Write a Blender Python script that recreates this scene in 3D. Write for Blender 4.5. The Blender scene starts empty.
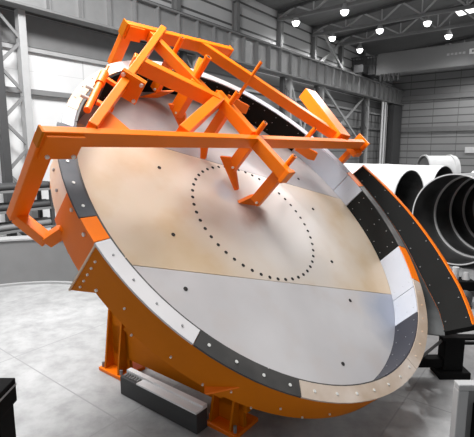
import bpy, bmesh, math, random
from mathutils import Vector, Matrix
random.seed(5)
PI = math.pi
D2R = PI/180
col = bpy.context.scene.collection
V3 = Vector

# ------------------------------------------------------------------ mesh builder
class MB:
    def __init__(self):
        self.bm = bmesh.new()
        self.mi = 0
    def face(self, vs):
        try:
            f = self.bm.faces.new(vs)
            f.material_index = self.mi
            return f
        except ValueError:
            return None
    def hexa(self, p):                       # 8 points: bottom 4 (ccw), top 4
        v = [self.bm.verts.new(q) for q in p]
        for ix in ((3,2,1,0),(4,5,6,7),(0,1,5,4),(1,2,6,5),(2,3,7,6),(3,0,4,7)):
            self.face([v[i] for i in ix])
    def box(self, lo, hi):
        x0,y0,z0 = lo; x1,y1,z1 = hi
        self.hexa([(x0,y0,z0),(x1,y0,z0),(x1,y1,z0),(x0,y1,z0),(x0,y0,z1),(x1,y0,z1),(x1,y1,z1),(x0,y1,z1)])
    def beam(self, p0, p1, w, h, up=(0,0,1)):   # w across, h along up
        p0 = V3(p0); p1 = V3(p1); d = (p1-p0).normalized(); up = V3(up)
        s = d.cross(up)
        if s.length < 1e-4: s = d.cross(V3((1,0,0)))
        s.normalize(); t = s.cross(d).normalized()
        a = s*(w/2); b = t*(h/2)
        self.hexa([p0-a-b, p0+a-b, p1+a-b, p1-a-b, p0-a+b, p0+a+b, p1+a+b, p1-a+b])
    def cyl(self, p0, p1, r0, r1=None, seg=12, caps=True):
        p0 = V3(p0); p1 = V3(p1); r1 = r0 if r1 is None else r1
        d = (p1-p0).normalized()
        s = d.cross(V3((0,0,1)))
        if s.length < 1e-3: s = d.cross(V3((1,0,0)))
        s.normalize(); t = d.cross(s)
        A = [self.bm.verts.new(p0+(s*math.cos(k*2*PI/seg)+t*math.sin(k*2*PI/seg))*r0) for k in range(seg)]
        B = [self.bm.verts.new(p1+(s*math.cos(k*2*PI/seg)+t*math.sin(k*2*PI/seg))*r1) for k in range(seg)]
        for k in range(seg):
            self.face([A[k], A[(k+1)%seg], B[(k+1)%seg], B[k]])
        if caps:
            self.face(A[::-1]); self.face(B)
    def arc(self, prof, a0, a1, c=(0,0), seg=None, X=(1,0,0), Y=(0,1,0), Z=(0,0,1), O=(0,0,0)):
        """sweep a closed (R,h) profile (list or function of the angle in degrees) round the axis Z"""
        X = V3(X); Y = V3(Y); Z = V3(Z); O = V3(O)
        n = seg or max(2, int(abs(a1-a0)/3))
        full = abs(abs(a1-a0)-360) < 1e-6
        rings = []
        for k in range(n if full else n+1):
            a = a0+(a1-a0)*k/n
            pr = prof(a) if callable(prof) else prof
            ca, sa = math.cos(a*D2R), math.sin(a*D2R)
            rings.append([self.bm.verts.new(O+X*(c[0]+R*ca)+Y*(c[1]+R*sa)+Z*h) for R, h in pr])
        m = len(rings[0])
        for k in range(n):
            A = rings[k]; B = rings[(k+1) % len(rings)]
            for j in range(m):
                self.face([A[j], B[j], B[(j+1)%m], A[(j+1)%m]])
        if not full:
            self.face(rings[0]); self.face(rings[-1][::-1])
    def prism(self, pts, off):               # polygon of 3D points extruded by off
        off = V3(off)
        A = [self.bm.verts.new(V3(p)) for p in pts]
        B = [self.bm.verts.new(V3(p)+off) for p in pts]
        n = len(pts)
        self.face(A[::-1]); self.face(B)
        for k in range(n):
            self.face([A[k], A[(k+1)%n], B[(k+1)%n], B[k]])
    def build(self, name, mats, parent=None, smooth=False, bevel=0):
        bmesh.ops.recalc_face_normals(self.bm, faces=self.bm.faces[:])
        me = bpy.data.meshes.new(name)
        self.bm.to_mesh(me); self.bm.free()
        if not isinstance(mats, (list, tuple)): mats = [mats]
        for m in mats: me.materials.append(m)
        if smooth:
            for p in me.polygons: p.use_smooth = True
            try: me.set_sharp_from_angle(angle=40*D2R)
            except Exception: pass
        o = bpy.data.objects.new(name, me)
        col.objects.link(o)
        if parent is not None: o.parent = parent
        if bevel:
            b = o.modifiers.new('bevel', 'BEVEL'); b.width = bevel; b.segments = 2; b.limit_method = 'ANGLE'
        return o

def tag(o, label=None, cat=None, group=None, kind=None):
    if label: o['label'] = label
    if cat: o['category'] = cat
    if group: o['group'] = group
    if kind: o['kind'] = kind
    return o
def empty(name, loc=(0,0,0), label=None, cat=None, group=None, mat=None):
    o = bpy.data.objects.new(name, None); col.objects.link(o)
    o.empty_display_size = .2
    if mat is not None: o.matrix_world = mat
    else: o.location = loc
    return tag(o, label, cat, group)
def copy_tree(o, parent=None):
    c = o.copy(); col.objects.link(c)
    if parent is not None: c.parent = parent
    for ch in list(o.children): copy_tree(ch, c)
    return c
def struct(o): o['kind'] = 'structure'; return o

# ------------------------------------------------------------------ materials
def base_mat(name):
    m = bpy.data.materials.new(name); m.use_nodes = True
    nt = m.node_tree; b = nt.nodes['Principled BSDF']
    return m, nt, b
def N(nt, typ, **kw):
    n = nt.nodes.new(typ)
    for k, v in kw.items(): setattr(n, k, v)
    return n
def paint(name, c, rough=.45, metal=0., var=.12, scale=3., bump=0., spec=.5):
    """flat colour broken up by a soft noise of wear"""
    m, nt, b = base_mat(name)
    tc = N(nt, 'ShaderNodeTexCoord')
    no = N(nt, 'ShaderNodeTexNoise'); no.inputs['Scale'].default_value = scale; no.inputs['Detail'].default_value = 5
    nt.links.new(tc.outputs['Object'], no.inputs['Vector'])
    mx = N(nt, 'ShaderNodeMix', data_type='RGBA')
    mx.inputs[6].default_value = tuple(max(0, x*(1-var)) for x in c)+(1,)
    mx.inputs[7].default_value = tuple(min(1, x*(1+var)) for x in c)+(1,)
    nt.links.new(no.outputs['Fac'], mx.inputs[0])
    nt.links.new(mx.outputs[2], b.inputs['Base Color'])
    b.inputs['Roughness'].default_value = rough
    b.inputs['Metallic'].default_value = metal
    b.inputs['Specular IOR Level'].default_value = spec
    if bump:
        bp = N(nt, 'ShaderNodeBump'); bp.inputs['Strength'].default_value = bump
        nt.links.new(no.outputs['Fac'], bp.inputs['Height']); nt.links.new(bp.outputs['Normal'], b.inputs['Normal'])
    return m
def two_tone(name, c1, c2, scale=1., lo=.4, hi=.65, rough=.5, metal=0., spec=.5, stretch=(1,1,1)):
    """patches of a second colour (rust, primer, dirt)"""
    m, nt, b = base_mat(name)
    tc = N(nt, 'ShaderNodeTexCoord'); mp = N(nt, 'ShaderNodeMapping'); mp.inputs['Scale'].default_value = stretch
    no = N(nt, 'ShaderNodeTexNoise'); no.inputs['Scale'].default_value = scale; no.inputs['Detail'].default_value = 6
    rp = N(nt, 'ShaderNodeValToRGB')
    rp.color_ramp.elements[0].position = lo; rp.color_ramp.elements[1].position = hi
    rp.color_ramp.elements[0].color = c1+(1,); rp.color_ramp.elements[1].color = c2+(1,)
    nt.links.new(tc.outputs['Object'], mp.inputs['Vector']); nt.links.new(mp.outputs['Vector'], no.inputs['Vector'])
    nt.links.new(no.outputs['Fac'], rp.inputs['Fac']); nt.links.new(rp.outputs['Color'], b.inputs['Base Color'])
    b.inputs['Roughness'].default_value = rough; b.inputs['Metallic'].default_value = metal
    b.inputs['Specular IOR Level'].default_value = spec
    return m
def siding(name, c, groove, period, duty, vaxis=(1,0,0), vperiod=0., rough=.6, bump=.3):
    """horizontal sheet siding: dark joints every `period` metres of height, vertical joints along vaxis"""
    m, nt, b = base_mat(name)
    geo = N(nt, 'ShaderNodeNewGeometry')
    def stripes(axis, per, du):
        dt = N(nt, 'ShaderNodeVectorMath', operation='DOT_PRODUCT'); dt.inputs[1].default_value = axis
        nt.links.new(geo.outputs['Position'], dt.inputs[0])
        dv = N(nt, 'ShaderNodeMath', operation='DIVIDE'); dv.inputs[1].default_value = per
        nt.links.new(dt.outputs['Value'], dv.inputs[0])
        fr = N(nt, 'ShaderNodeMath', operation='FRACT'); nt.links.new(dv.outputs[0], fr.inputs[0])
        lt = N(nt, 'ShaderNodeMath', operation='LESS_THAN'); lt.inputs[1].default_value = du
        nt.links.new(fr.outputs[0], lt.inputs[0])
        return lt.outputs[0]
    s = stripes((0,0,1), period, duty)
    if vperiod:
        s2 = stripes(vaxis, vperiod, .02)
        mxm = N(nt, 'ShaderNodeMath', operation='MAXIMUM')
        nt.links.new(s, mxm.inputs[0]); nt.links.new(s2, mxm.inputs[1]); s = mxm.outputs[0]
    no = N(nt, 'ShaderNodeTexNoise'); no.inputs['Scale'].default_value = .6; no.inputs['Detail'].default_value = 4
    nt.links.new(geo.outputs['Position'], no.inputs['Vector'])
    c2 = N(nt, 'ShaderNodeMix', data_type='RGBA')
    c2.inputs[6].default_value = tuple(x*.85 for x in c)+(1,); c2.inputs[7].default_value = tuple(min(1,x*1.12) for x in c)+(1,)
    nt.links.new(no.outputs['Fac'], c2.inputs[0])
    mx = N(nt, 'ShaderNodeMix', data_type='RGBA')
    mx.inputs[7].default_value = groove+(1,)
    nt.links.new(s, mx.inputs[0]); nt.links.new(c2.outputs[2], mx.inputs[6])
    nt.links.new(mx.outputs[2], b.inputs['Base Color'])
    bp = N(nt, 'ShaderNodeBump', invert=True); bp.inputs['Strength'].default_value = bump; bp.inputs['Distance'].default_value = .03
    nt.links.new(s, bp.inputs['Height']); nt.links.new(bp.outputs['Normal'], b.inputs['Normal'])
    b.inputs['Roughness'].default_value = rough
    return m
def glow(name, c, s):
    m, nt, b = base_mat(name)
    b.inputs['Base Color'].default_value = c+(1,)
    b.inputs['Emission Color'].default_value = c+(1,); b.inputs['Emission Strength'].default_value = s
    return m

AX = V3((.611,.792,0)).normalized()          # along the left wall, into the hall
BX = V3((AX.y,-AX.x,0))                      # along the far wall, to the right
def W(a, b, z): return AX*a+BX*b+V3((0,0,z))

def concrete():
    m, nt, b = base_mat('concrete_floor')
    geo = N(nt, 'ShaderNodeNewGeometry')
    n1 = N(nt, 'ShaderNodeTexNoise'); n1.inputs['Scale'].default_value = .45; n1.inputs['Detail'].default_value = 6
    n2 = N(nt, 'ShaderNodeTexNoise'); n2.inputs['Scale'].default_value = 3.5; n2.inputs['Detail'].default_value = 8; n2.inputs['Roughness'].default_value = .65
    for n in (n1, n2): nt.links.new(geo.outputs['Position'], n.inputs['Vector'])
    r1 = N(nt, 'ShaderNodeValToRGB'); r1.color_ramp.elements[0].position = .35; r1.color_ramp.elements[1].position = .65
    r1.color_ramp.elements[0].color = (.30,.30,.30,1); r1.color_ramp.elements[1].color = (.42,.42,.42,1)
    nt.links.new(n1.outputs['Fac'], r1.inputs['Fac'])
    r2 = N(nt, 'ShaderNodeValToRGB'); r2.color_ramp.elements[0].position = .35; r2.color_ramp.elements[1].position = .6
    r2.color_ramp.elements[0].color = (.74,.74,.74,1); r2.color_ramp.elements[1].color = (1,1,1,1)
    nt.links.new(n2.outputs['Fac'], r2.inputs['Fac'])
    mu = N(nt, 'ShaderNodeMix', data_type='RGBA', blend_type='MULTIPLY'); mu.inputs[0].default_value = 1
    nt.links.new(r1.outputs['Color'], mu.inputs[6]); nt.links.new(r2.outputs['Color'], mu.inputs[7])
    out = mu.outputs[2]
    for ax, off in ((AX, .9), (BX, .55)):      # saw-cut joints
        dt = N(nt, 'ShaderNodeVectorMath', operation='DOT_PRODUCT'); dt.inputs[1].default_value = ax
        nt.links.new(geo.outputs['Position'], dt.inputs[0])
        dv = N(nt, 'ShaderNodeMath', operation='MULTIPLY_ADD'); dv.inputs[1].default_value = 1/2.6; dv.inputs[2].default_value = off
        nt.links.new(dt.outputs['Value'], dv.inputs[0])
        fr = N(nt, 'ShaderNodeMath', operation='FRACT'); nt.links.new(dv.outputs[0], fr.inputs[0])
        lt = N(nt, 'ShaderNodeMath', operation='LESS_THAN'); lt.inputs[1].default_value = .008
        nt.links.new(fr.outputs[0], lt.inputs[0])
        mj = N(nt, 'ShaderNodeMix', data_type='RGBA'); mj.inputs[7].default_value = (.26,.26,.26,1)
        nt.links.new(lt.outputs[0], mj.inputs[0]); nt.links.new(out, mj.inputs[6]); out = mj.outputs[2]
    nt.links.new(out, b.inputs['Base Color'])
    b.inputs['Roughness'].default_value = .5
    return m

def pan_floor(name, ca, cb, cr, rust_at=None):
    """machined plate: pale steel with soft tan rust film and one smudge"""
    m, nt, b = base_mat(name)
    tc = N(nt, 'ShaderNodeTexCoord')
    n1 = N(nt, 'ShaderNodeTexNoise'); n1.inputs['Scale'].default_value = .55; n1.inputs['Detail'].default_value = 4
    n2 = N(nt, 'ShaderNodeTexNoise'); n2.inputs['Scale'].default_value = 1.6; n2.inputs['Detail'].default_value = 6
    for n in (n1, n2): nt.links.new(tc.outputs['Object'], n.inputs['Vector'])
    rp = N(nt, 'ShaderNodeValToRGB'); rp.color_ramp.elements[0].position = .38; rp.color_ramp.elements[1].position = .62
    rp.color_ramp.elements[0].color = ca+(1,); rp.color_ramp.elements[1].color = cb+(1,)
    nt.links.new(n1.outputs['Fac'], rp.inputs['Fac'])
    r2 = N(nt, 'ShaderNodeValToRGB'); r2.color_ramp.elements[0].position = .5; r2.color_ramp.elements[1].position = .75
    r2.color_ramp.elements[0].color = (0,0,0,1); r2.color_ramp.elements[1].color = (.7,.7,.7,1)
    nt.links.new(n2.outputs['Fac'], r2.inputs['Fac'])
    fac = r2.outputs['Color']
    mx = N(nt, 'ShaderNodeMix', data_type='RGBA'); mx.inputs[7].default_value = cr+(1,)
    nt.links.new(fac, mx.inputs[0]); nt.links.new(rp.outputs['Color'], mx.inputs[6])
    out = mx.outputs[2]
    for (cx, cy, rr, cc, k) in (rust_at or []):
        ds = N(nt, 'ShaderNodeVectorMath', operation='DISTANCE'); ds.inputs[1].default_value = (cx, cy, 0)
        nt.links.new(tc.outputs['Object'], ds.inputs[0])
        ad = N(nt, 'ShaderNodeMath', operation='MULTIPLY_ADD'); ad.inputs[1].default_value = .8
        nt.links.new(n2.outputs['Fac'], ad.inputs[0]); nt.links.new(ds.outputs['Value'], ad.inputs[2])
        mr = N(nt, 'ShaderNodeMapRange'); mr.inputs[1].default_value = rr*.4+.35; mr.inputs[2].default_value = rr+.45
        mr.inputs[3].default_value = k; mr.inputs[4].default_value = 0
        nt.links.new(ad.outputs[0], mr.inputs[0])
        ms = N(nt, 'ShaderNodeMix', data_type='RGBA'); ms.inputs[7].default_value = cc+(1,)
        nt.links.new(mr.outputs[0], ms.inputs[0]); nt.links.new(out, ms.inputs[6]); out = ms.outputs[2]
    nt.links.new(out, b.inputs['Base Color'])
    b.inputs['Roughness'].default_value = .42; b.inputs['Metallic'].default_value = .15
    return m

ORANGE = paint('orange_paint', (.86,.175,.001), rough=.4, var=.10, scale=2.5, spec=.3)
ORANGE_D = paint('orange_paint_shaded', (.56,.15,.0), rough=.6, var=.14, scale=1.8, spec=.12)  # same orange darkened; shade of skirt and base parts is in the colour
BLACK = paint('black_liner', (.013,.013,.012), rough=.5, var=.2, scale=4)
DARK = two_tone('dark_wear_steel', (.060,.066,.075), (.10,.105,.115), scale=2.2, rough=.55, spec=.3)
DARKL = paint('dark_blue_liner', (.035,.036,.046), rough=.6, spec=.2)
DARKB = two_tone('bare_dark_plate', (.05,.048,.046), (.085,.08,.076), scale=2.5, rough=.45, metal=.2)
WHITE_P = paint('grey_primer', (.43,.45,.50), rough=.55, var=.05, scale=1.5)
WHITE_S = paint('white_primer', (.58,.56,.56), rough=.55, var=.05, scale=1.5)
TAN = two_tone('bare_machined_steel', (.52,.40,.30), (.70,.60,.52), scale=1.8, rough=.38, metal=.25)
TANW = two_tone('pale_bare_steel', (.62,.38,.22), (.76,.60,.46), scale=1.4, rough=.5)
BOLT = paint('bright_bolt', (.75,.75,.72), rough=.35, metal=.3)
HOLE = paint('dark_hole', (.012,.010,.009), rough=.8)
STEEL_G = paint('galvanised_grey', (.30,.30,.30), rough=.4, metal=.4)
G_D = paint('dark_grey_steel', (.045,.045,.046), rough=.6)
G_M = paint('mid_grey_steel', (.17,.17,.17), rough=.6)
G_L = paint('light_grey_steel', (.34,.34,.34), rough=.55)
G_W = paint('white_grey_steel', (.62,.62,.62), rough=.5)
G_B = paint('black_steel', (.006,.006,.006), rough=.75, spec=.1)
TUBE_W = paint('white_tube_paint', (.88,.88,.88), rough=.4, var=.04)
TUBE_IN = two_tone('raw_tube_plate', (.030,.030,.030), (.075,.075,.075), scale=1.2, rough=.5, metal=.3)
EDGE = paint('bright_weld_edge', (.6,.6,.6), rough=.35, metal=.3)
CRANE = paint('crane_grey', (.15,.15,.15), rough=.5, var=.06, scale=.4)

# ------------------------------------------------------------------ the hall
mb = MB(); mb.prism([W(-8,-16,-.3),W(45,-16,-.3),W(45,14,-.3),W(-8,14,-.3)], (0,0,.3))
struct(mb.build('floor', concrete()))
WALL_LO = siding('wall_sheet_low', (.62,.62,.62), (.45,.45,.45), 1.9, .008, tuple(AX), 2.3, rough=.6, bump=.1)
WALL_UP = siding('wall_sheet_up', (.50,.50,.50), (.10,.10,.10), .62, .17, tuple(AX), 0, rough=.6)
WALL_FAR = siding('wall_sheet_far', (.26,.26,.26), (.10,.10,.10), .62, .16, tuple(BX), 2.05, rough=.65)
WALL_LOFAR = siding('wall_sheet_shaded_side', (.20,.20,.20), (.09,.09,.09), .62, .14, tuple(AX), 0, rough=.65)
mb = MB()
mb.mi = 0; mb.prism([W(-8,-14.0,0),W(13,-14.0,0),W(13,-14.0,7.4),W(-8,-14.0,7.4)], BX*-.2)
mb.mi = 1; mb.prism([W(-8,-14.0,7.4),W(43,-14.0,7.4),W(43,-14.0,11.0),W(-8,-14.0,11.0)], BX*-.2)
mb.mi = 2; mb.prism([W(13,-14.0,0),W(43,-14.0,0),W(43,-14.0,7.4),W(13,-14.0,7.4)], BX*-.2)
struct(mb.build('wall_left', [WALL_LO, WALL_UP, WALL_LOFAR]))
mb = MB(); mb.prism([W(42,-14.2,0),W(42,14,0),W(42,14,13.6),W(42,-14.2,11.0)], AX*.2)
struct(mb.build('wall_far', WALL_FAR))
# sloping roof deck over the deep end of the hall
ROOF = siding('roof_deck', (.15,.15,.15), (.08,.08,.08), .05, .0, tuple(AX), 1.0, rough=.7)
mb = MB(); mb.prism([W(11,-14.2,11.0),W(42.2,-14.2,11.0),W(42.2,14,13.4),W(11,14,13.4)], (0,0,.2))
struct(mb.build('ceiling', ROOF))
# wall rails (horizontal girts)
for nm, p0, p1 in (('trim_1', W(-6,-13.9,5.05), W(42,-13.9,5.05)), ('trim_2', W(42,-13.9,5.1), W(42,13.9,5.1)), ('trim_3', W(42,-13.9,7.9), W(42,13.9,7.9))):
    mb = MB(); mb.beam(p0 if nm=='trim_1' else p0-AX*.12, p1 if nm=='trim_1' else p1-AX*.12, .2, .16 if nm=='trim_1' else .42); struct(mb.build(nm, G_M))
mb = MB(); mb.beam(W(-6,-13.93,6.35), W(42,-13.93,6.35), .14, .12); struct(mb.build('trim_4', G_L))
mb = MB(); mb.prism([W(-8,-14.0,6.45),W(13,-14.0,6.45),W(13,-14.0,7.4),W(-8,-14.0,7.4)], BX*.05); struct(mb.build('trim_5', G_M))
# roof light
mb = MB()
def roofz(b): return 11.0+(14.2+b)*.0851-.07
mb.prism([W(29.6,-6.5,roofz(-6.5)),W(31.4,-6.5,roofz(-6.5)),W(31.4,-4.6,roofz(-4.6)),W(29.6,-4.6,roofz(-4.6))], (0,0,.05))
struct(mb.build('window_1', glow('roof_light', (1,1,1), 2.2)))

# --- crane runway along the left wall
t = empty('runway_girder', W(6,-13.0,7.3), 'long grey crane runway girder with upright stiffeners along the left wall', 'girder')
t.rotation_euler = (0,0,math.atan2(AX.y,AX.x))
mb = MB(); mb.box((-12,.02,.06),(36,.10,1.25)); mb.build('web', STEEL_G, t)
mb = MB(); mb.box((-12,-.18,0),(36,.28,.07)); mb.build('flange', G_M, t)
mb = MB(); mb.box((-12,-.18,1.25),(36,.28,1.32)); mb.build('flange', G_M, t)
st0 = None
for k in range(34):
    if st0 is None:
        mb = MB(); mb.box((-.03,-.16,.07),(.03,.02,1.25)); st0 = o = mb.build('stiffener', G_M, t)
    else:
        o = st0.copy(); col.objects.link(o)
    o.location = (-1.8+k*1.09,0,0)
mb = MB(); mb.box((-12,.0,1.32),(36,.08,1.42)); mb.build('rail', G_D, t)

# --- lattice columns that carry it
def lattice(a, label, wd=.8):
    t = empty('lattice_column', W(a,-13.35,0), label, 'column')
    t.rotation_euler = (0,0,math.atan2(AX.y,AX.x))
    for s, mt in ((-wd/2, G_D), (wd/2, G_L)):
        mb = MB(); mb.box((s-.11,-.12,0),(s+.11,.12,7.3)); mb.build('chord', mt, t, bevel=.01)
    mb = MB()
    n = 9
    for k in range(n):
        z0 = .2+k*.78; z1 = z0+.78
        x0, x1 = (-wd/2, wd/2) if k % 2 else (wd/2, -wd/2)
        mb.beam((x0,0,z0),(x1,0,z1), .09, .05, up=(0,1,0))
    mb.build('lacing', G_M, t)
    return t
lattice(6.4, 'lattice column nearest the camera, at the left edge beside the pale wall', .75)
lattice(21.9, 'third lattice column along the left wall, just left of the short raised orange arm')
lattice(26.0, 'lattice column left of the big cross brace under the runway girder')
lattice(34.0, 'lattice column right of the big cross brace under the runway girder')
lattice(38.4, 'lattice column nearest the far wall corner', .7)
lattice(14.0, 'lattice column behind the tilted orange arms, left of the middle')
# --- upper wall posts
post0 = None
for i, (a, lab) in enumerate(((9.6,'wall post above the runway girder, leftmost, over the pale wall'), (13.7,'dark wall post above the top orange beam'), (17.8,'wall post above the runway girder right of the top orange beam end'),
        (21.9,'wall post above the runway girder below the leftmost ceiling lamp'), (26.0,'wall post above the girder at the left foot of the upper cross brace'),
        (30.1,'wall post above the girder at the right foot of the upper cross brace'), (34.2,'wall post behind the crane end carriage'), (38.3,'wall post nearest the far corner above the girder'))):
    if post0 is None:
        t = empty('wall_post', W(a,-13.8,8.62)); t.rotation_euler = (0,0,math.atan2(AX.y,AX.x))
        mb = MB(); mb.box((-.03,-.12,0),(.03,.12,2.4)); mb.build('web', G_M, t)
        for y in (-.13,.13):
            mb = MB(); mb.box((-.13,y-.02,0),(.13,y+.02,2.4)); mb.build('flange', G_M, t)
        post0 = t
    else:
        t = copy_tree(post0); t.location = W(a,-13.8,8.62)
    tag(t, lab, 'post')
# --- cross braces
def brace(a0, a1, z0, z1, b, label, w=.14):
    t = empty('cross_brace', W((a0+a1)/2, b, z0), label, 'brace'); t.rotation_euler = (0,0,math.atan2(AX.y,AX.x))
    h = (a1-a0)/2
    for s in (-1,1):
        mb = MB(); mb.beam((-h*s,s*.06,0),(h*s,s*.06,z1-z0), w, w*.7, up=(0,1,0)); mb.build('diagonal', G_L, t)
    mb = MB(); mb.box((-.3,-.02,(z1-z0)/2-.3),(.3,.02,(z1-z0)/2+.3)); mb.build('gusset_plate', G_L, t)
brace(26.4,33.6,3.4,7.3,-13.3, 'big steel cross brace under the runway girder, above the right orange beam end')
brace(26.2,29.9,8.7,10.9,-13.5, 'upper steel cross brace between wall posts under the lamps', .16)
brace(22.3,25.6,1.0,7.2,-13.35, 'tall cross brace partly hidden behind the short raised orange arm', .12)
# --- down pipes near the far corner
for i, (a, lab) in enumerate(((36.6,'left one of two pale down pipes by the far corner'), (37.2,'right one of two pale down pipes by the far corner'))):
    mb = MB(); mb.cyl(W(a,-12.9,0), W(a,-12.9,7.2), .09, seg=10)
    tag(mb.build('down_pipe', G_W, smooth=True), lab, 'pipe')
mb = MB(); mb.prism([W(39.2,-13.3,0),W(41.5,-13.3,0),W(41.5,-13.3,7.2),W(39.2,-13.3,7.2)], BX*.5)
tag(mb.build('shaft_casing', G_D), 'tall dark casing standing in the far left corner', 'casing')

# --- roof trusses
def truss(a, label):
    t = empty('roof_truss', W(a,-13.8,10.45), label, 'truss'); t.rotation_euler = (0,0,math.atan2(BX.y,BX.x))
    L = 27.0
    mb = MB(); mb.box((0,-.09,-.08),(L,.09,.08)); mb.build('bottom_chord', G_M, t)
    def top(x): return .52+x*.0851-.1
    mb = MB(); mb.beam((0,0,top(0)),(L,0,top(L)), .16, .14); mb.build('top_chord', G_D, t)
    mb = MB(); k = 0; x = 0.
    while x < L-2:
        mb.beam((x,0,.05),(x+1.1,0,top(x+1.1)), .09,.09); mb.beam((x+1.1,0,top(x+1.1)),(x+2.2,0,.05), .09,.09)
        mb.beam((x+2.2,0,.05),(x+2.2,0,top(x+2.2)), .07,.07); x += 2.2
    mb.build('web_bars', G_L, t)
for a, lab in ((17.6,'roof truss nearest the camera, cut by the top of the picture'), (21.7,'roof truss over the leftmost ceiling lamp'), (25.8,'roof truss meeting the wall at the upper cross brace'),
               (29.2,'roof truss just in front of the crane'), (37.2,'roof truss behind the crane, first one'), (40.6,'roof truss against the far wall')):
    truss(a, lab)
# --- ceiling lamps
lamp0 = None
LM = glow('lamp_glass', (1,1,.98), 9.)
for a, b, lab in ((21.75,-12.7,'leftmost glowing ceiling lamp, high on the left wall side'), (26.0,-12.55,'second glowing lamp from the left, above the cross brace'), (30.2,-12.45,'third glowing lamp from the left, above the crane end'),
        (26.1,-9.6,'small lamp in the second row under the roof'), (26.2,-7.0,'largest bright lamp above the crane, right of centre'), (29.9,-6.7,'lamp above the crane right of the largest lamp'),
        (21.6,-9.8,'lamp nearest the top edge between the trusses'), (34.9,-9.2,'dim lamp just above the top edge of the crane')):
    if lamp0 is None:
        t = empty('ceiling_lamp', W(a,b,10.1))
        mb = MB(); mb.cyl((0,0,.06),(0,0,.32),.24,.11,16); mb.cyl((0,0,.3),(0,0,.42),.10,.10,10); mb.build('housing', G_L, t, smooth=True)
        mb = MB(); mb.cyl((0,0,-.14),(0,0,-.06),.10,.17,16); mb.cyl((0,0,-.06),(0,0,.06),.17,.20,16); mb.build('diffuser', LM, t, smooth=True)
        mb = MB(); mb.cyl((0,0,.42),(0,0,.95),.02,.02,6); mb.build('stem', G_M, t)
        lamp0 = t
    else:
        t = copy_tree(lamp0); t.location = W(a,b,10.1)
    tag(t, lab, 'lamp', 'ceiling lamps')

# --- overhead crane
t = empty('overhead_crane', W(33,-13.0,8.75), 'big grey overhead crane box girder spanning in front of the far wall', 'crane')
t.rotation_euler = (0,0,math.atan2(BX.y,BX.x))
mb = MB(); mb.box((.9,-.5,-.05),(26,.5,1.45)); mb.build('box_girder', CRANE, t, bevel=.03)
ec = MB(); ec.box((-.35,-1.6,.1),(.35,1.6,.65)); eo = ec.build('end_carriage', G_D, t)
mb = MB()
for y in (-1.2,1.2): mb.cyl((-.1,y,.12),(.1,y,.12),.17,seg=16)
mb.build('wheel', G_M, eo)
mb = MB()
for k in range(9): mb.beam((-.9+k*.22,-.62,.0),(-.9+k*.22,-.62,1.35),.05,.05)
mb.box((-1.0,-.66,1.3),(1.0,-.58,1.4)); mb.box((-1.0,-.66,.65),(1.0,-.58,.72)); mb.box((-.95,-.56,.05),(.9,.3,1.2))
mb.build('drive_guard', G_D, t)
mb = MB(); mb.box((7.05,-.53,.66),(8.4,-.5,.98)); mb.build('name_board', G_W, t)
mb = MB()
for k in range(5): mb.box((5.7+k*.24,-.515,.72+.02*(k%2)),(5.86+k*.24,-.5,.86))
mb.build('faded_lettering', G_L, t)
mb = MB()
for k in range(6): mb.box((7.2+k*.2,-.536,.76),(7.32+k*.2,-.53,.9))
mb.build('lettering', G_M, t)
mb = MB()
for k in range(5): mb.cyl((1.3+k*.32,-.55,-.55),(1.3+k*.32,-.55,-.05),.09,seg=8)
mb.build('festoon_cable', G_D, t)

# ------------------------------------------------------------------ the tilted dish
O = V3((.26703,5.92046,2.25858))
U = V3((.6549989,.7556298,0)); Vv = V3((-.5385445,.4668239,.7014594)); Nn = V3((.5300437,-.4594552,.7127094))
DM = Matrix(((U.x,Vv.x,Nn.x,O.x),(U.y,Vv.y,Nn.y,O.y),(U.z,Vv.z,Nn.z,O.z),(0,0,0,1)))
C0 = (0,.065)
dish = empty('steel_dish', mat=DM, label='huge round shallow steel dish tilted on edge, patched liner plates round its rim', cat='dish')
# floor of the dish: three plates cut along two chords
RF = 2.595
PF_M = pan_floor('dish_floor_tan', (.60,.45,.29), (.65,.54,.42), (.56,.39,.22), [(.45,.0,1.75,(.70,.65,.61),1.),(-.05,.02,.28,(.40,.26,.20),.8), (-.25,.55,.2,(.42,.50,.60),.5)])
PF_L = pan_floor('dish_floor_grey', (.53,.51,.51), (.62,.60,.60), (.54,.48,.45), [(1.42,-2.0,.75,(.27,.30,.38),.85)])
PF_T = pan_floor('dish_floor_dull', (.36,.35,.36), (.52,.48,.46), (.33,.31,.31))
qd = -21.3*D2R
e1 = V3((math.cos(qd),math.sin(qd),0)); e2 = V3((-math.sin(qd),math.cos(qd),0))
def chord_plate(lo, hi, gap=.004):
    """part of the disc with lo < offset along e2 < hi"""
    pts = []
    n = 120
    for k in range(n):
        a = k*2*PI/n
        pts.append((RF*math.cos(a), RF*math.sin(a)))
    def clip(P, lim, sgn):
        out = []
        for i in range(len(P)):
            p, q = P[i], P[(i+1)%len(P)]
            dp = sgn*(p[1]-lim); dq = sgn*(q[1]-lim)
            if dp <= 0: out.append(p)
            if dp*dq < 0:
                f = dp/(dp-dq); out.append((p[0]+f*(q[0]-p[0]), p[1]+f*(q[1]-p[1])))
        return out
    pts = clip(pts, hi-gap, 1); pts = clip(pts, lo+gap, -1)
    c = V3((C0[0],C0[1],0))
    mb = MB(); mb.prism([c+e1*x+e2*y+V3((0,0,-.03)) for x, y in pts], (0,0,.03))
    return mb
BACKP = MB(); BACKP.cyl((C0[0],C0[1],-.06),(C0[0],C0[1],-.031),2.6,seg=96); BACKP.build('back_plate', G_M, dish)
chord_plate(-3,-1.10).build('floor_plate', PF_L, dish)
chord_plate(-1.10,.95).build('floor_plate', PF_M, dish)
chord_plate(.95,3).build('floor_plate', PF_T, dish)
hole0 = None
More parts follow.
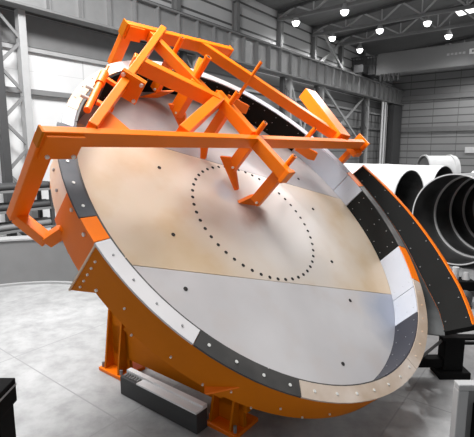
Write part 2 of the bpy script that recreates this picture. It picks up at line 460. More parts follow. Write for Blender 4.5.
for k in range(48):
    a = k*2*PI/48 + PI/2
    if hole0 is None:
        mb = MB(); mb.cyl((0,0,-.001),(0,0,.0035),.024,seg=10); hole0 = o = mb.build('bolt_hole', HOLE, dish)
    else:
        o = hole0.copy(); col.objects.link(o)
    o.location = (math.cos(a),math.sin(a),0)
for x, y in ((-1.51,0),(-1.77,-.67),(-1.09,1.03),(1.76,.64),(1.49,-.02),(.93,-.97),(.68,-1.58),(-.3,-2.16)):
    mb = MB(); mb.cyl((x,y,-.001),(x,y,.006),.025,seg=12); mb.build('bolt', HOLE, dish)
# wall
mb = MB(); mb.arc([(2.60,-.06),(2.64,-.06),(2.64,.40),(2.60,.40)],0,360,C0,120); mb.build('rim_wall', TANW, dish, smooth=True)
# inner liner plates
def liner(a0, a1, mat, rows=True):
    mb = MB()
    mb.arc([(2.572,.004),(2.598,.004),(2.598,.415),(2.572,.415)], a0+.12, a1-.12, C0)
    if rows:
        mb.mi = 1
        n = max(1, int(round((a1-a0)/6.)))
        for k in range(n):
            a = (a0+(k+.5)*(a1-a0)/n)*D2R
            for h in (.07,.24,.36) if (k%2==0) else (.07,.36):
                r = 2.572
                mb.cyl((C0[0]+r*math.cos(a),C0[1]+r*math.sin(a),h),(C0[0]+(r-.006)*math.cos(a),C0[1]+(r-.006)*math.sin(a),h),.008,seg=8)
    mb.build('liner_plate', [mat, WHITE_P if mat is WHITE_P else STEEL_G], dish, smooth=True)
LB = paint('black_rubber_liner', (.008,.008,.0075), rough=.75, var=.2, spec=.12)
for a0, a1, mt in ((-98,-61.5,DARKL),(-61.5,-49.8,WHITE_P),(-49.8,-31,WHITE_P),(-31,-3.5,LB),(-3.5,5,WHITE_P),(5,29,WHITE_P),
                   (29,57,LB),(57,85,LB),(85,124,LB),(124,150,DARKB),(150,190,DARKB),(190,226,DARKB),(226,262,DARKB)):
    liner(a0, a1, mt)
# flange plates on the rim, each with its row of bolts
def flange(a0, a1, mat, bolts=True, bm_=BOLT, ro=2.757):
    mb = MB()
    mb.arc([(2.598,.402),(ro,.402),(ro,.424),(2.598,.424)], a0+.1, a1-.1, (0,.076))
    if bolts:
        mb.mi = 1
        k0 = math.ceil((a0+1.-3)/6.)
        a = k0*6.+3
        while a < a1-.8:
            if a > a0+.8:
                r = 2.675; x, y = r*math.cos(a*D2R), .076+r*math.sin(a*D2R)
                mb.cyl((x,y,.42),(x,y,.430),.0155 if bm_ is BOLT else .011,seg=8)
            a += 6.
    mb.build('rim_flange', [mat, bm_], dish, smooth=True)
GREYF = two_tone('scuffed_grey_rim', (.10,.10,.10), (.22,.21,.20), scale=3, rough=.45)
for a0, a1, mt, bl, bmm in ((-1.5,6,ORANGE,0,BOLT),(6,60,WHITE_P,0,BOLT),(60,118,WHITE_S,0,BOLT),(118,146,TANW,1,STEEL_G),(146,153,WHITE_P,0,BOLT),(153,179.7,DARK,1,BOLT),
        (179.7,185.4,ORANGE,0,BOLT),(185.4,210.4,WHITE_S,1,STEEL_G),(210.4,233.5,DARKB,1,BOLT),(233.5,275,TAN,1,BOLT),(275,314,TAN,1,TANW),(314,329,ORANGE,0,BOLT),(329,358.5,GREYF,0,BOLT)):
    flange(a0, a1, mt, bl, bmm, 2.715 if 100 < a0 < 150 else 2.757)

# ------------------------------------------------------------------ machine base with the orange skirt
base = empty('machine_base', mat=Matrix.Translation(W(4.85,-3.9,0)), label='orange machine base with curved skirt and gusseted feet under the tilted dish', cat='machine')
BI = Matrix.Translation(-W(4.85,-3.9,0))
def dpart(mb, name, mat, parent, smooth=False, bevel=0):
    """part given in dish coordinates, parented to another thing"""
    mb.bm.transform(parent_inv(parent) @ DM)
    return mb.build(name, mat, parent, smooth, bevel)
def parent_inv(p): return p.matrix_basis.inverted()
# skirt: white piece, orange piece, long orange piece with a bolted end
mb = MB(); mb.arc([(2.655,-.04),(2.70,-.04),(2.70,.398),(2.655,.398)],157,171.5,C0)
mb.mi = 1
for a in (161,167):
    for h in (.12,): mb.cyl((C0[0]+2.70*math.cos(a*D2R),C0[1]+2.70*math.sin(a*D2R),h),(C0[0]+2.715*math.cos(a*D2R),C0[1]+2.715*math.sin(a*D2R),h),.018,seg=8)
o = dpart(mb,'skirt_plate',[two_tone('pale_skirt_steel',(.85,.62,.44),(.95,.88,.80),scale=1.4,rough=.5),STEEL_G],base,True); o['label'] = 'pale unpainted skirt plate on the left'
mb = MB(); mb.arc([(2.655,-.07),(2.715,-.07),(2.715,.398),(2.655,.398)],171.5,185.4,C0)
mb.mi = 1
for a in (175.5,181.5): mb.cyl((C0[0]+2.71*math.cos(a*D2R),C0[1]+2.71*math.sin(a*D2R),.3),(C0[0]+2.73*math.cos(a*D2R),C0[1]+2.73*math.sin(a*D2R),.3),.02,seg=8)
dpart(mb,'skirt_plate',[ORANGE,BOLT],base,True)
def skp(a):
    lo = -.01-.30*max(0, 1-(a-185.6)/5.0)
    return [(2.655,lo),(2.735,lo),(2.735,.399),(2.655,.399)]
mb = MB(); mb.arc(skp,185.6,286,C0,60)
mb.mi = 1
def sbolt(a, h, r=.014):
    mb.cyl((C0[0]+2.735*math.cos(a*D2R),C0[1]+2.735*math.sin(a*D2R),h),(C0[0]+2.75*math.cos(a*D2R),C0[1]+2.75*math.sin(a*D2R),h),r*.8,seg=8)
for k in range(5): sbolt(187.2, .26-.10*k)
sbolt(190.5,.03,.02)
for a, h in ((197,.17),(201,-.02),(209,.1),(217,.02),(222,.12),(228,.0),(233,.13),(240,.03),(246,.12)): sbolt(a,h,.013)
dpart(mb,'skirt_plate',[ORANGE_D,BOLT],base,True)
# bright edge strip of the cut end
mb = MB(); mb.arc([(2.655,-.32),(2.75,-.32),(2.75,.399),(2.655,.399)],185.25,185.6,C0,2); dpart(mb,'end_flange',TANW,base)
# small triangular rib under the skirt
mb = MB(); a = 219*D2R
def sp(a,h,r): return (C0[0]+r*math.cos(a*D2R),C0[1]+r*math.sin(a*D2R),h)
mb.prism([sp(217.5,.0,2.73),sp(222.5,.24,2.73),sp(218,.0,2.80)],(.02,-.02,.0))
dpart(mb,'rib',ORANGE,base)
# hub drum and bearing behind the dish
mb = MB(); mb.cyl((0,0,-.75),(0,0,-.06),.85,.95,seg=40); mb.cyl((0,0,-.3),(0,0,-.06),1.15,seg=40); dpart(mb,'hub_drum',ORANGE_D,base,True)
# ring beam carrying the skirt
mb = MB()
for a in (160,178,200,222,244,266):
    ca, sa = math.cos(a*D2R), math.sin(a*D2R)
    mb.beam((1.0*ca,1.0*sa,-.22),(C0[0]+2.66*ca,C0[1]+2.66*sa,-.10),.10,.12,up=(0,0,1))
dpart(mb,'spoke_beams',ORANGE_D,base)
# two longitudinal beams, feet, side plates (hall-aligned)
def BL(a, b, z): return BI @ W(a,b,z)
for a in (3.62, 6.1):
    mb = MB(); mb.prism([BL(a,-5.1,.24),BL(a,-2.65,.24),BL(a,-2.65,.46),BL(a,-3.7,.47),BL(a,-4.2,.54),BL(a,-4.6,.68),BL(a,-5.1,.70)], AX*.16); mb.build('side_beam', ORANGE_D, base, bevel=.008)
    for b in (-4.97,-2.93):
        hgt = .98 if b < -4 else .66
        mb = MB(); mb.prism([BL(a-.18,b-.26,.0),BL(a-.18,b+.26,.0),BL(a+.26,b+.26,0),BL(a+.26,b-.26,0)],(0,0,.05)); ft = mb.build('foot', ORANGE, base, bevel=.006)
        for s in (-.15,.15):
            mb = MB(); mb.prism([BL(a-.15,b+s-.015,.05),BL(a+.02,b+s-.015,.05),BL(a+.02,b+s-.015,hgt),BL(a-.03,b+s-.015,hgt)], BX*.03); mb.build('gusset', ORANGE_D, ft)
        mb = MB(); mb.prism([BL(a,b-.24,.05),BL(a,b+.24,.05),BL(a,b+.2,hgt+.02),BL(a,b-.2,hgt+.02)], AX*.05); mb.build('back_plate', ORANGE_D, ft)
        for sx, sy in ((-.13,-.21),(-.13,.21)):
            mb = MB(); mb.cyl(BL(a+sx,b+sy,.05),BL(a+sx,b+sy,.13),.022,seg=6); mb.build('anchor_bolt', STEEL_G, ft)
for b in (-4.9,-2.8):
    mb = MB(); mb.beam(BL(3.7,b,.4),BL(6.2,b,.4),.2,.24); mb.build('cross_beam', ORANGE_D, base)
for a in (4.25,5.4):
    mb = MB(); mb.prism([BL(a,-4.95,.5),BL(a,-2.85,.5),BL(a,-2.95,.9),BL(a,-3.45,1.55),BL(a,-3.95,2.1),BL(a,-4.6,2.0)], AX*.07); mb.build('side_plate', ORANGE_D, base)
mb = MB(); mb.beam(BL(4.0,-3.8,.45),BL(5.8,-3.8,.45),1.8,.1); mb.build('deck_plate', ORANGE_D, base)

# ------------------------------------------------------------------ scraper frame over the dish
fr = empty('scraper_frame', mat=DM, label='orange box-section scraper frame bridging over the dish with plough blades hanging from it', cat='frame')
HF = .80
def rhs(name, p0, p1, w=.10, h=.17, mat=ORANGE, parent=None, bev=.008):
    mb = MB(); mb.beam((p0[0],p0[1],p0[2] if len(p0)>2 else HF),(p1[0],p1[1],p1[2] if len(p1)>2 else HF),w,h,up=(0,0,1))
    return mb.build(name, mat, parent or fr, bevel=bev)
rhs('front_beam',(-2.98,.695),(3.08,.695),.08)
rhs('back_beam',(-1.03,2.85),(1.10,2.90),.10,.18)
rhs('diagonal_beam',(-2.50,.76,HF+.03),(-.32,2.98,HF+.03),.09,.16)
rhs('diagonal_beam',(.36,2.92),(2.44,.80),.12,.17)
rhs('raised_arm',(2.64,2.02,HF+.02),(2.40,.78,HF+.02),.30,.22)
rhs('arm',(-1.32,2.08),(-.28,1.46),.12,.19)
rhs('arm',(-.62,2.80),(-.38,1.60),.11,.15)
rhs('arm',(-.14,1.55),(-1.36,.79),.13,.17)
rhs('arm',(-.17,1.62),(-.10,.79),.12,.17)
rhs('arm',(-.10,.67),(-.03,.09),.12,.17)
rhs('arm_end',(-.03,.09),(-.03,.03),.15,.20)
rhs('tie',(.10,2.42),(-.50,1.78),.10,.10)
# end plate of the front beam with bolts
mb = MB(); mb.box((-2.96,.625,.60),(-2.62,.655,.86)); mb.mi = 1
for x in (-2.90,-2.66): mb.cyl((x,.625,.635),(x,.607,.635),.020,seg=8)
mb.build('end_plate',[ORANGE,BOLT],fr)
mb = MB(); mb.prism([(-3.0,.652,.712),(-3.0,.738,.712),(-3.0,.738,.888),(-3.0,.652,.888)],(.02,0,0)); mb.build('end_cap',ORANGE_D,fr)
mb = MB(); mb.prism([(-1.05,2.79,.70),(-1.05,2.91,.70),(-1.05,2.91,.90),(-1.05,2.79,.90)],(.02,0,0)); mb.build('end_cap',ORANGE_D,fr)
mb = MB(); mb.prism([(1.10,2.84,.70),(1.10,2.96,.70),(1.10,2.96,.90),(1.10,2.84,.90)],(.02,0,0)); mb.build('end_cap',ORANGE,fr)
mb = MB(); mb.box((-1.00,2.775,.68),(-.76,2.80,.88)); mb.build('end_plate',ORANGE,fr)
# legs down past the rim
def leg(p0, p1, arm_to, mid=None, w=.15, h=.10):
    mb = MB(); mb.beam(p0,p1,w,h,up=(0,1,0)); l = mb.build('leg', ORANGE, fr, bevel=.008)
    pts = [p1]+([mid] if mid else [])+[arm_to]
    for i in range(len(pts)-1):
        mb = MB(); mb.beam(pts[i],pts[i+1],.11,.12,up=(0,0,1)); mb.build('foot_arm', ORANGE, l, bevel=.008)
leg((-2.91,.71,.80),(-2.91,.71,-.27),(-2.66,.30,-.02),(-2.74,.36,-.26),.17,.10)
leg((-.95,2.86,.74),(-.95,2.86,.22),(-.90,2.62,.16))
leg((3.05,.74,.74),(3.05,.74,-.1),(2.62,.62,-.02))
mb = MB(); mb.box((2.86,.56,.60),(3.10,.92,.70)); mb.box((3.12,.60,.58),(3.16,.88,.90)); mb.mi = 1
for x, y in ((3.16,.66),(3.16,.82)):
    for h in (.64,.84): mb.cyl((x,y,h),(x+.07,y,h),.03,seg=8)
mb.build('end_plate',[ORANGE,STEEL_G],fr)
# knee under the front beam beside the splice
mb = MB(); mb.prism([(-2.44,.79,.76),(-2.02,.79,.76),(-2.18,1.16,.76)],(0,0,.05)); mb.build('knee_plate',ORANGE,fr)
# bolted splice on the left diagonal
dB = V3((2.12,2.06,0)).normalized(); sB = V3((dB.y,-dB.x,0)); cB = V3((-1.66,1.52,HF+.02))
mb = MB()
for o_ in (-.035,.005):
    mb.prism([cB+dB*o_+sB*.14*sx+V3((0,0,.15*sz)) for sx, sz in ((-1,-1),(1,-1),(1,1),(-1,1))], dB*.03)
mb.mi = 1
for sx in (-.11,.11):
    for sz in (-.11,.11): mb.cyl(cB+dB*-.06+sB*sx+V3((0,0,sz)), cB+dB*.06+sB*sx+V3((0,0,sz)), .022, seg=8)
mb.build('splice_plate',[ORANGE,BOLT],fr)
# adjusting cylinder lying beside the left diagonal
mb = MB(); mb.cyl((-2.36,1.10,.78),(-1.86,1.74,.78),.036,seg=14); mb.cyl((-2.01,1.55,.78),(-1.85,1.755,.78),.05,seg=14); mb.cyl((-1.86,1.74,.78),(-1.72,1.92,.78),.016,seg=8)
mb.mi = 1
for k in (.25,.5): 
    p = V3((-2.36,1.10,.78)).lerp(V3((-1.86,1.74,.78)),k); mb.cyl(p+V3((-.09,.07,0)),p+V3((-.02,.02,0)),.02,seg=8)
mb.build('cylinder',[ORANGE,BOLT],fr,smooth=True)
mb = MB(); mb.beam((-2.20,1.23,.79),(-2.06,1.12,.79),.05,.04); mb.build('bracket',ORANGE,fr)
mb = MB(); mb.beam((-1.88,1.64,.79),(-1.76,1.50,.79),.05,.04); mb.build('bracket',ORANGE,fr)

def scraper(x, y, top, bot, blade, pw=(.08,.16), rod=.036, lower=.75):
    """adjusting tube through the arm, flat post below, pointed blade at its foot"""
    mb = MB(); mb.cyl((x,y,HF-.1),(x,y,top),rod,seg=12)
    mb.mi = 1; mb.cyl((x,y,top),(x,y,top+.002),rod*.6,seg=10)
    s = mb.build('scraper', [ORANGE, HOLE], fr, smooth=True)
    mb = MB(); mb.box((x-pw[0]/2,y-pw[1]/2,bot),(x+pw[0]/2,y+pw[1]/2,lower)); mb.build('post', ORANGE, s, bevel=.006)
    mb = MB(); mb.prism([V3(p) for p in blade[0]], blade[1]); mb.build('blade', ORANGE, s, bevel=.004)
    mb = MB(); mb.cyl((x-.07,y-pw[1]*.3,bot+.05),(x+.07,y-pw[1]*.3,bot+.05),.016,seg=8); mb.build('clamp_bolt', BOLT, s)
    return s
# five floor scrapers from the middle to the upper edge
scraper(.05,.20,1.03,.12,([(-.14,.34,.015),(.22,.24,.015),(.30,.28,.10),(.14,.30,.19),(.02,.32,.15)],(0,-.05,.0)))
scraper(-.06,.78,1.06,.22,([(-.26,.92,.30),(-.14,.86,.34),(-.06,.74,.26),(.02,.52,.02),(-.05,.52,.015)],(.05,.02,0)))
scraper(-.16,1.34,1.08,.2,([(-.26,1.40,.26),(-.12,1.36,.26),(-.20,1.14,.02),(-.28,1.16,.02)],(.05,.02,0)))
scraper(-.42,1.86,1.20,.24,([(-.56,1.94,.32),(-.44,1.88,.36),(-.32,1.78,.28),(-.20,1.70,.02),(-.28,1.70,.02)],(.05,.03,0)),pw=(.12,.20),rod=.045)
scraper(-.46,2.40,1.10,.2,([(-.66,2.42,.02),(-.44,2.30,.26),(-.26,2.24,.34),(-.24,2.30,.26),(-.36,2.38,.08)],(.04,.03,0)))
# two rim scrapers hung from the right diagonal
scraper(1.04,2.17,1.15,.34,([(.78,2.16,.46),(1.12,1.92,.46),(1.20,1.94,.28),(1.12,2.02,.24),(.86,2.18,.28)],(.02,.03,0)),pw=(.04,.05),rod=.026)
scraper(1.84,1.06,.80,.34,([(1.58,.97,.52),(1.90,.74,.52),(2.00,.74,.34),(1.92,.82,.30),(1.66,1.0,.34)],(.02,.03,0)),pw=(.05,.07))

# ------------------------------------------------------------------ side chute right of the dish
DARKT = two_tone('dark_trough_steel', (.030,.032,.032), (.065,.068,.068), scale=2.5, rough=.45)
ch = empty('side_chute', mat=DM, label='curved black-lined chute with an orange outer edge, right of the dish rim', cat='chute')
def lerp_tab(tab, a):
    for (a0,v0),(a1,v1) in zip(tab, tab[1:]):
        if a0 <= a <= a1: return v0+(v1-v0)*(a-a0)/(a1-a0)
    return tab[0][1] if a < tab[0][0] else tab[-1][1]
TOP = [(-60,.745),(-46,.715),(-39,.685),(-33,.665),(-14,.61),(7,.52)]
LOW = [(-60,.43),(-52,.40),(-44,.34),(-35,.31),(-3,.34),(6,.35)]
def wallp(a):
    ht = lerp_tab(TOP,a); hl = lerp_tab(LOW,a)
    return [(3.0,hl),(3.03,hl),(3.18,ht),(3.15,ht)]
mb = MB(); mb.arc(wallp,-60,7,(0,0),40)
mb.mi = 1
for k in range(9):
    a = -57+k*7.5
    for f in (.12,.88):
        R = 3.0+.15*f; h = lerp_tab(LOW,a)+(lerp_tab(TOP,a)-lerp_tab(LOW,a))*f
        p = V3((R*math.cos(a*D2R),R*math.sin(a*D2R),h)); q_ = V3((-math.cos(a*D2R),-math.sin(a*D2R),.45)).normalized()
        mb.cyl(p, p+q_*.010, .009, seg=8)
mb.build('liner_wall',[LB,G_M],ch,True)
def outp(a):
    ht = lerp_tab(TOP,a); hl = lerp_tab(LOW,a)
    return [(3.032,hl-.03),(3.055,hl-.03),(3.225,ht+.02),(3.155,ht+.02),(3.155,ht+.003),(3.182,ht+.003)]
mb = MB(); mb.arc(outp,-59.9,7.3,(0,0),40); mb.build('outer_shell',ORANGE,ch,True)
mb = MB(); mb.arc(lambda a: [(2.985,.40),(3.06,.39),(3.232,.772),(3.145,.772)],-60.6,-60.05,(0,0),2); mb.build('end_plate',LB,ch)
def trp(a):
    hl = lerp_tab(LOW,a)
    return [(2.79,.22),(2.79,.20),(3.0,hl-.03),(3.0,hl-.005)]
mb = MB(); mb.arc(trp,-62,7,(0,0),40); mb.build('trough',DARKT,ch,True)
mb = MB()
for a in (-52,-30,-8): 
    ca, sa = math.cos(a*D2R), math.sin(a*D2R)
    mb.beam((2.64*ca,2.64*sa+.06,.02),(2.95*ca,2.95*sa,.20),.08,.05,up=(0,0,1))
mb.build('bracket',ORANGE_D,ch)
# black stand below it
t = empty('support_stand', (3.08,5.80,0), 'black steel support stand on the floor under the lower end of the chute', 'stand')
mb = MB(); mb.box((-.22,-.16,0),(.22,.16,.10)); mb.build('foot_plate', G_B, t, bevel=.01)
mb = MB(); mb.box((-.15,-.10,.10),(.13,.10,.58)); mb.build('column', G_B, t, bevel=.01)
mb = MB(); mb.box((-.58,-.08,.14),(-.15,.08,.27)); mb.build('arm', G_B, t, bevel=.01)
mb = MB(); mb.box((-.20,-.14,.58),(.36,.0,.615)); mb.box((-.1,.02,.44),(.38,.08,.47)); mb.build('rest_bar', G_B, t)
mb = MB(); mb.beam((-.42,0,.27),(-.15,0,.52),.03,.03); mb.build('strut', G_M, t)

# ------------------------------------------------------------------ things on the floor around it
t = empty('long_beam', W(3.335,-3.6,0), 'long dark beam with a pale top cover lying on the floor beside the orange feet', 'beam')
t.rotation_euler = (0,0,math.atan2(BX.y,BX.x))
mb = MB(); mb.box((-.86,-.09,0),(.52,.09,.25)); mb.build('body', G_D, t, bevel=.008)
mb = MB(); mb.box((-.52,-.10,.25),(.52,.02,.275)); mb.box((-.86,.02,.25),(.52,.095,.30)); mb.build('cover', TUBE_W, t, bevel=.006)
mb = MB()
for k in range(6): mb.cyl((-.82+k*.05,-.05,.25),(-.82+k*.05,.015,.265),.014,seg=6)
mb.build('coil', STEEL_G, t)

# curved shell plate standing on edge, left
t = empty('shell_ring', (-4.5,7.6,0), 'big dark grey curved shell ring standing on the floor at the left', 'ring')
mb = MB(); mb.arc([(2.55,0),(2.62,0),(2.62,1.08),(2.55,1.08)],40,170,seg=44); mb.build('shell', paint('shell_grey',(.20,.20,.20),rough=.5), t, True)
mb = MB(); mb.arc([(2.52,1.08),(2.95,1.08),(2.95,1.12),(2.52,1.12)],40,170,seg=44); mb.build('top_flange', G_L, t, True)
mb = MB(); mb.arc([(2.46,0),(2.55,0),(2.55,.05),(2.46,.05)],40,170,seg=44); mb.build('foot_flange', G_L, t, True)

# racks and radiators by the left wall
t = empty('pipe_rack', W(5.8,-12.3,0), 'dark rack of stacked pipes at the left edge by the wall', 'rack')
t.rotation_euler = (0,0,math.atan2(AX.y,AX.x))
for x in (-.8,.8):
    mb = MB(); mb.box((x-.05,-.4,0),(x+.05,-.3,2.3)); mb.box((x-.05,.3,0),(x+.05,.4,2.3)); mb.build('upright', G_D, t)
mb = MB()
for z in (1.0,1.55,2.1): mb.box((-.9,-.4,z-.03),(.9,.4,z+.03))
mb.build('shelf', G_M, t)
for z in (1.12,1.67,2.22):
    mb = MB()
    for k in range(4): mb.cyl((-1.1,-.28+k*.18,z),(.95,-.28+k*.18,z),.08,seg=10)
    mb.build('pipes', G_M if z < 1.6 else G_D, t, True)
def radiator(a, b, label):
    t = empty('finned_cooler', W(a,b,0), label, 'cooler'); t.rotation_euler = (0,0,math.atan2(AX.y,AX.x))
    mb = MB(); mb.box((-.55,-.25,0),(.55,.25,1.15)); mb.build('plinth', G_L, t, bevel=.01)
    mb = MB(); mb.box((-.5,-.2,1.15),(.5,.2,1.2)); mb.box((-.5,-.2,1.75),(.5,.2,1.8)); mb.build('casing', G_M, t)
    mb = MB()
    for k in range(7): mb.cyl((-.42+k*.14,-.1,1.2),(-.42+k*.14,-.1,1.75),.045,seg=8)
    mb.build('tubes', G_D, t, True)
radiator(7.5,-11.9,'left one of two finned coolers on pale plinths behind the orange leg')
radiator(8.75,-11.9,'right one of two finned coolers on pale plinths behind the orange leg')

# large tubes at the right
def tube(name, c, axis, R, L, label, cat, shell, inner, wall=.03, rings=(), lip=None):
    t = empty(name, (c.x,c.y,0), label, cat)
    Z = axis.normalized(); X = V3((0,0,1)); Y = Z.cross(X)
    Oc = c-V3((c.x,c.y,0))
    mb = MB(); mb.arc([(R-.001,0),(R,0),(R,L),(R-.001,L)],0,360,(0,0),72,X,Y,Z,Oc); mb.build('outer_skin', shell, t, True)
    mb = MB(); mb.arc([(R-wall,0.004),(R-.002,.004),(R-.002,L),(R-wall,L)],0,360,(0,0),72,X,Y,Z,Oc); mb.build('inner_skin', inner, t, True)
    for d, wdt, mt in rings:
        mb = MB(); mb.arc([(R-wall-wdt,d),(R-wall,d),(R-wall,d+.05),(R-wall-wdt,d+.05)],0,360,(0,0),72,X,Y,Z,Oc); mb.build('stiffener_ring', mt, t, True)
    if lip:
        mb = MB(); mb.arc([(R-wall,-.012),(R+.004,-.012),(R+.004,.004),(R-wall,.004)],0,360,(0,0),72,X,Y,Z,Oc); mb.build('end_lip', lip, t, True)
    return t, X, Y, Z, Oc
def cradle(t, R, zc, axis, ds):
    Z = axis.normalized(); Y = Z.cross(V3((0,0,1)))
    for d in ds:
        for s in (-.55,.55):
            mb = MB(); p = Z*d+Y*s*R
            mb.cyl(p, p+V3((0,0,max(.06, zc-R*math.cos(math.asin(.55))))), .07, seg=8); mb.build('cradle_foot', G_D, t)
# nested open tube nearest
R1 = 1.26; zc = R1+.06
Zt = (AX*.954+BX*.30).normalized()
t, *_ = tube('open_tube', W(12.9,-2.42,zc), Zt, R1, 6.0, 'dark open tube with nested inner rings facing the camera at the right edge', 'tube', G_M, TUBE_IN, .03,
     [(1.1,.05,EDGE),(2.0,.05,EDGE),(2.8,.07,EDGE),(3.5,.10,EDGE),(4.6,.12,EDGE)], EDGE)
cradle(t, R1, zc, Zt, (.6,4.5))
mb = MB(); mb.arc([(.0,0),(R1-.04,0),(R1-.04,.04),(0.,.04)],0,360,(0,0),48,V3((0,0,1)),Zt.cross(V3((0,0,1))),Zt,V3((0,0,zc))+Zt*5.9); mb.build('end_plate', G_D, t)
# white tubes behind
R2 = 1.15
Zw = (BX*-.967+AX*.25).normalized()
t, *_ = tube('white_tube', W(18.8,-5.29,R2+.1), Zw, R2, 6.5, 'white tube with a big dark open end beside the orange chute edge', 'tube', TUBE_W, TUBE_IN, .03, [], EDGE)
cradle(t, R2, R2+.1, Zw, (.8,5))
t, *_ = tube('white_tube', W(23.6,-5.0,R2+.14), Zw, R2, 6.5, 'farther white tube whose small dark end shows just above the nested tube', 'tube', TUBE_W, TUBE_IN, .03, [], EDGE)
cradle(t, R2, R2+.14, Zw, (.8,5))
t, *_ = tube('white_tube', W(21.0,1.6,R2), Zw, R2, 5.2, 'white tube lying right of the small dark end, cut by the right edge', 'tube', TUBE_W, TUBE_IN, .03, [], EDGE)
cradle(t, R2, R2, Zw, (.8,4.4))
# tank behind, on saddles
Zk = (AX*.62+BX*.78).normalized()
t, X, Y, Z, Oc = tube('storage_tank', W(31.5,-8.1,1.75), Zk, 1.10, 2.1, 'grey horizontal tank with bright flange rings on saddles before the far wall', 'tank', G_W, G_M, .05, [])
for d in (.03,1.75):
    mb = MB(); mb.arc([(1.10,d),(1.17,d),(1.17,d+.12),(1.10,d+.12)],0,360,(0,0),60,X,Y,Z,Oc); mb.build('flange_ring', G_W, t, True)
    mb = MB(); mb.beam(Z*(d+.3)+V3((0,0,.0)), Z*(d+.3)+V3((0,0,.9)), 1.2,.25, up=Z); mb.build('saddle', G_D, t)
mb = MB(); mb.arc([(0,.12),(1.0,.12),(1.0,.16),(0,.16)],0,360,(0,0),48,X,Y,Z,Oc); mb.build('end_head', G_M, t)
# small pale boxes
t = empty('pale_box', W(27.5,-9.6,0), 'small pale box on a tall stand behind the white tube', 'box')
mb = MB(); mb.box((-.55,-.3,1.95),(.55,.3,2.35)); mb.build('case', G_W, t, bevel=.02)
mb = MB(); mb.box((-.4,-.2,0),(.4,.2,1.95)); mb.build('stand', G_M, t)
mb = MB(); mb.prism([W(41.85,-7.4,3.0),W(41.85,-6.4,3.0),W(41.85,-6.4,3.5),W(41.85,-7.4,3.5)], AX*.16)
tag(mb.build('wall_sign', G_W), 'small white board on the far wall at the right edge', 'sign')

# machine parts on the floor right of the chute
t = empty('bearing_block', (5.05,9.35,0), 'dark bearing block with a shiny cap on the floor beneath the nested tube', 'machine part')
mb = MB(); mb.box((-.32,-.22,0),(.32,.22,.12)); mb.build('foot', G_D, t, bevel=.01)
mb = MB(); mb.box((-.24,-.2,.12),(.24,.2,.34)); mb.build('body', G_B, t, bevel=.02)
mb = MB(); mb.cyl((-.14,0,.34),(-.14,0,.62),.07,seg=12); mb.cyl((.1,0,.34),(.1,0,.5),.09,.05,12); mb.build('cap', EDGE, t, True)
t = empty('pipe_flange', (5.62,8.85,0), 'stack of dark round flanges on the floor at the right edge', 'machine part')
for k in range(3):
    mb = MB(); mb.arc([(.10,.005+k*.12),(.26,.005+k*.12),(.26,.10+k*.12),(.10,.10+k*.12)],0,360,(0,0),28); mb.build('flange', G_D if k%2==0 else STEEL_G, t, True)
t = empty('roller', (5.0,7.9,0), 'short dark roller lying on the floor right of the chute end', 'machine part')
mb = MB(); mb.cyl((-.2,-.05,.16),(.25,.12,.16),.16,seg=20); mb.build('drum', G_B, t, True)
mb = MB(); mb.cyl((-.32,-.1,.16),(.37,.165,.16),.05,seg=12); mb.build('shaft', STEEL_G, t, True)
t = empty('roller', (4.75,8.6,0), 'second dark roller farther back near the bearing block', 'machine part')
mb = MB(); mb.cyl((-.1,-.16,.14),(.1,.16,.14),.14,seg=20); mb.build('drum', G_D, t, True)
mb = MB(); mb.cyl((-.17,-.27,.14),(.17,.27,.14),.045,seg=12); mb.build('shaft', STEEL_G, t, True)

# foreground, cut by the frame
t = empty('black_post', (-2.29,3.70,0), 'black square post with a cap in the bottom left corner', 'post')
mb = MB(); mb.box((-.13,-.13,0),(.13,.13,.80)); mb.build('shaft', G_B, t, bevel=.01)
mb = MB(); mb.box((-.155,-.155,.80),(.155,.155,1.04)); mb.build('cap', G_B, t, bevel=.01)
mb = MB(); mb.box((-.158,-.158,.965),(.158,.158,.985)); mb.build('band', G_L, t)
t = empty('guard_frame', (2.10,3.73,0), 'pale grey steel guard frame in the bottom right corner', 'frame')
for x in (0,.9):
    mb = MB(); mb.box((x-.05,-.05,0),(x+.05,.05,1.0)); mb.build('upright', G_L, t, bevel=.01)
mb = MB(); mb.box((-.05,-.05,1.0),(.95,.05,1.06)); mb.build('top_rail', G_L, t, bevel=.01)
mb = MB(); mb.box((.05,.0,.05),(.85,.02,1.0)); mb.build('panel', G_M, t)
mb = MB(); mb.box((.12,-.08,.35),(.45,.0,.86)); mb.box((.16,-.13,.6),(.3,-.08,.8)); mb.build('control_box', G_B, t, bevel=.01)

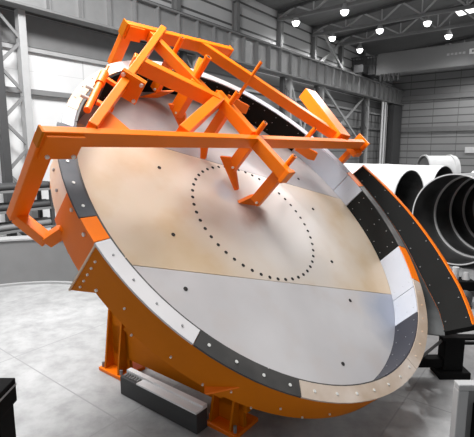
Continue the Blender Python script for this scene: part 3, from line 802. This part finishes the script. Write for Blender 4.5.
# ------------------------------------------------------------------ light
w = bpy.data.worlds.new('hall_daylight'); bpy.context.scene.world = w; w.use_nodes = True
w.node_tree.nodes['Background'].inputs['Color'].default_value = (.95,.97,1,1)
w.node_tree.nodes['Background'].inputs['Strength'].default_value = .30
def area(name, loc, to, e, sx, sy):
    l = bpy.data.lights.new(name,'AREA'); l.shape = 'RECTANGLE'; l.size = sx; l.size_y = sy; l.energy = e
    o = bpy.data.objects.new(name,l); col.objects.link(o); o.location = loc
    o.rotation_euler = (V3(to)-V3(loc)).to_track_quat('-Z','Y').to_euler(); return o
# unseen area lights added over the near bay to brighten dish and left wall
area('overhead_fill', W(3.5,-5.4,10.6), W(5.0,-4.4,0), 1650, 8, 5)
area('wall_fill', W(3.5,-6.5,10.2), W(7.5,-14,3.5), 1050, 3, 1)
# spots at the high-bay lamps over the deep end, plus added fill
for i, (a, b, e) in enumerate(((21.75,-12.7,200),(26.0,-12.55,260),(30.2,-12.45,260),(26.1,-9.6,200),(26.2,-7.0,500),(29.9,-6.7,350),(21.6,-9.8,300),(34.9,-9.2,250),
        (17.5,-5,1000),(21.7,-3,700),(26,-2,600),(33,1,600),(38,-6,700),(38,-1,700))):  # added fill spots without lamp housings, to brighten tubes and deep end
    l = bpy.data.lights.new('high_bay_or_fill','SPOT'); l.energy = e*1.5; l.shadow_soft_size = .18; l.spot_size = 165*D2R; l.spot_blend = .6
    o = bpy.data.objects.new('high_bay_or_fill', l); col.objects.link(o); o.location = W(a,b,9.95)
# ------------------------------------------------------------------ camera
F = 430.
pit = math.atan(68/F)
cam = bpy.data.cameras.new('camera'); co = bpy.data.objects.new('camera', cam); col.objects.link(co)
cam.sensor_fit = 'HORIZONTAL'; cam.sensor_width = 36; cam.lens = 36*F/474
cam.clip_end = 200
co.location = (0,0,3.2); co.rotation_euler = (PI/2-pit,0,0)
sc = bpy.context.scene
sc.camera = co
sc.view_settings.view_transform = 'Standard'; sc.view_settings.look = 'None'
sc.view_settings.exposure = .13; sc.view_settings.gamma = 1; sc.view_settings.use_curve_mapping = False
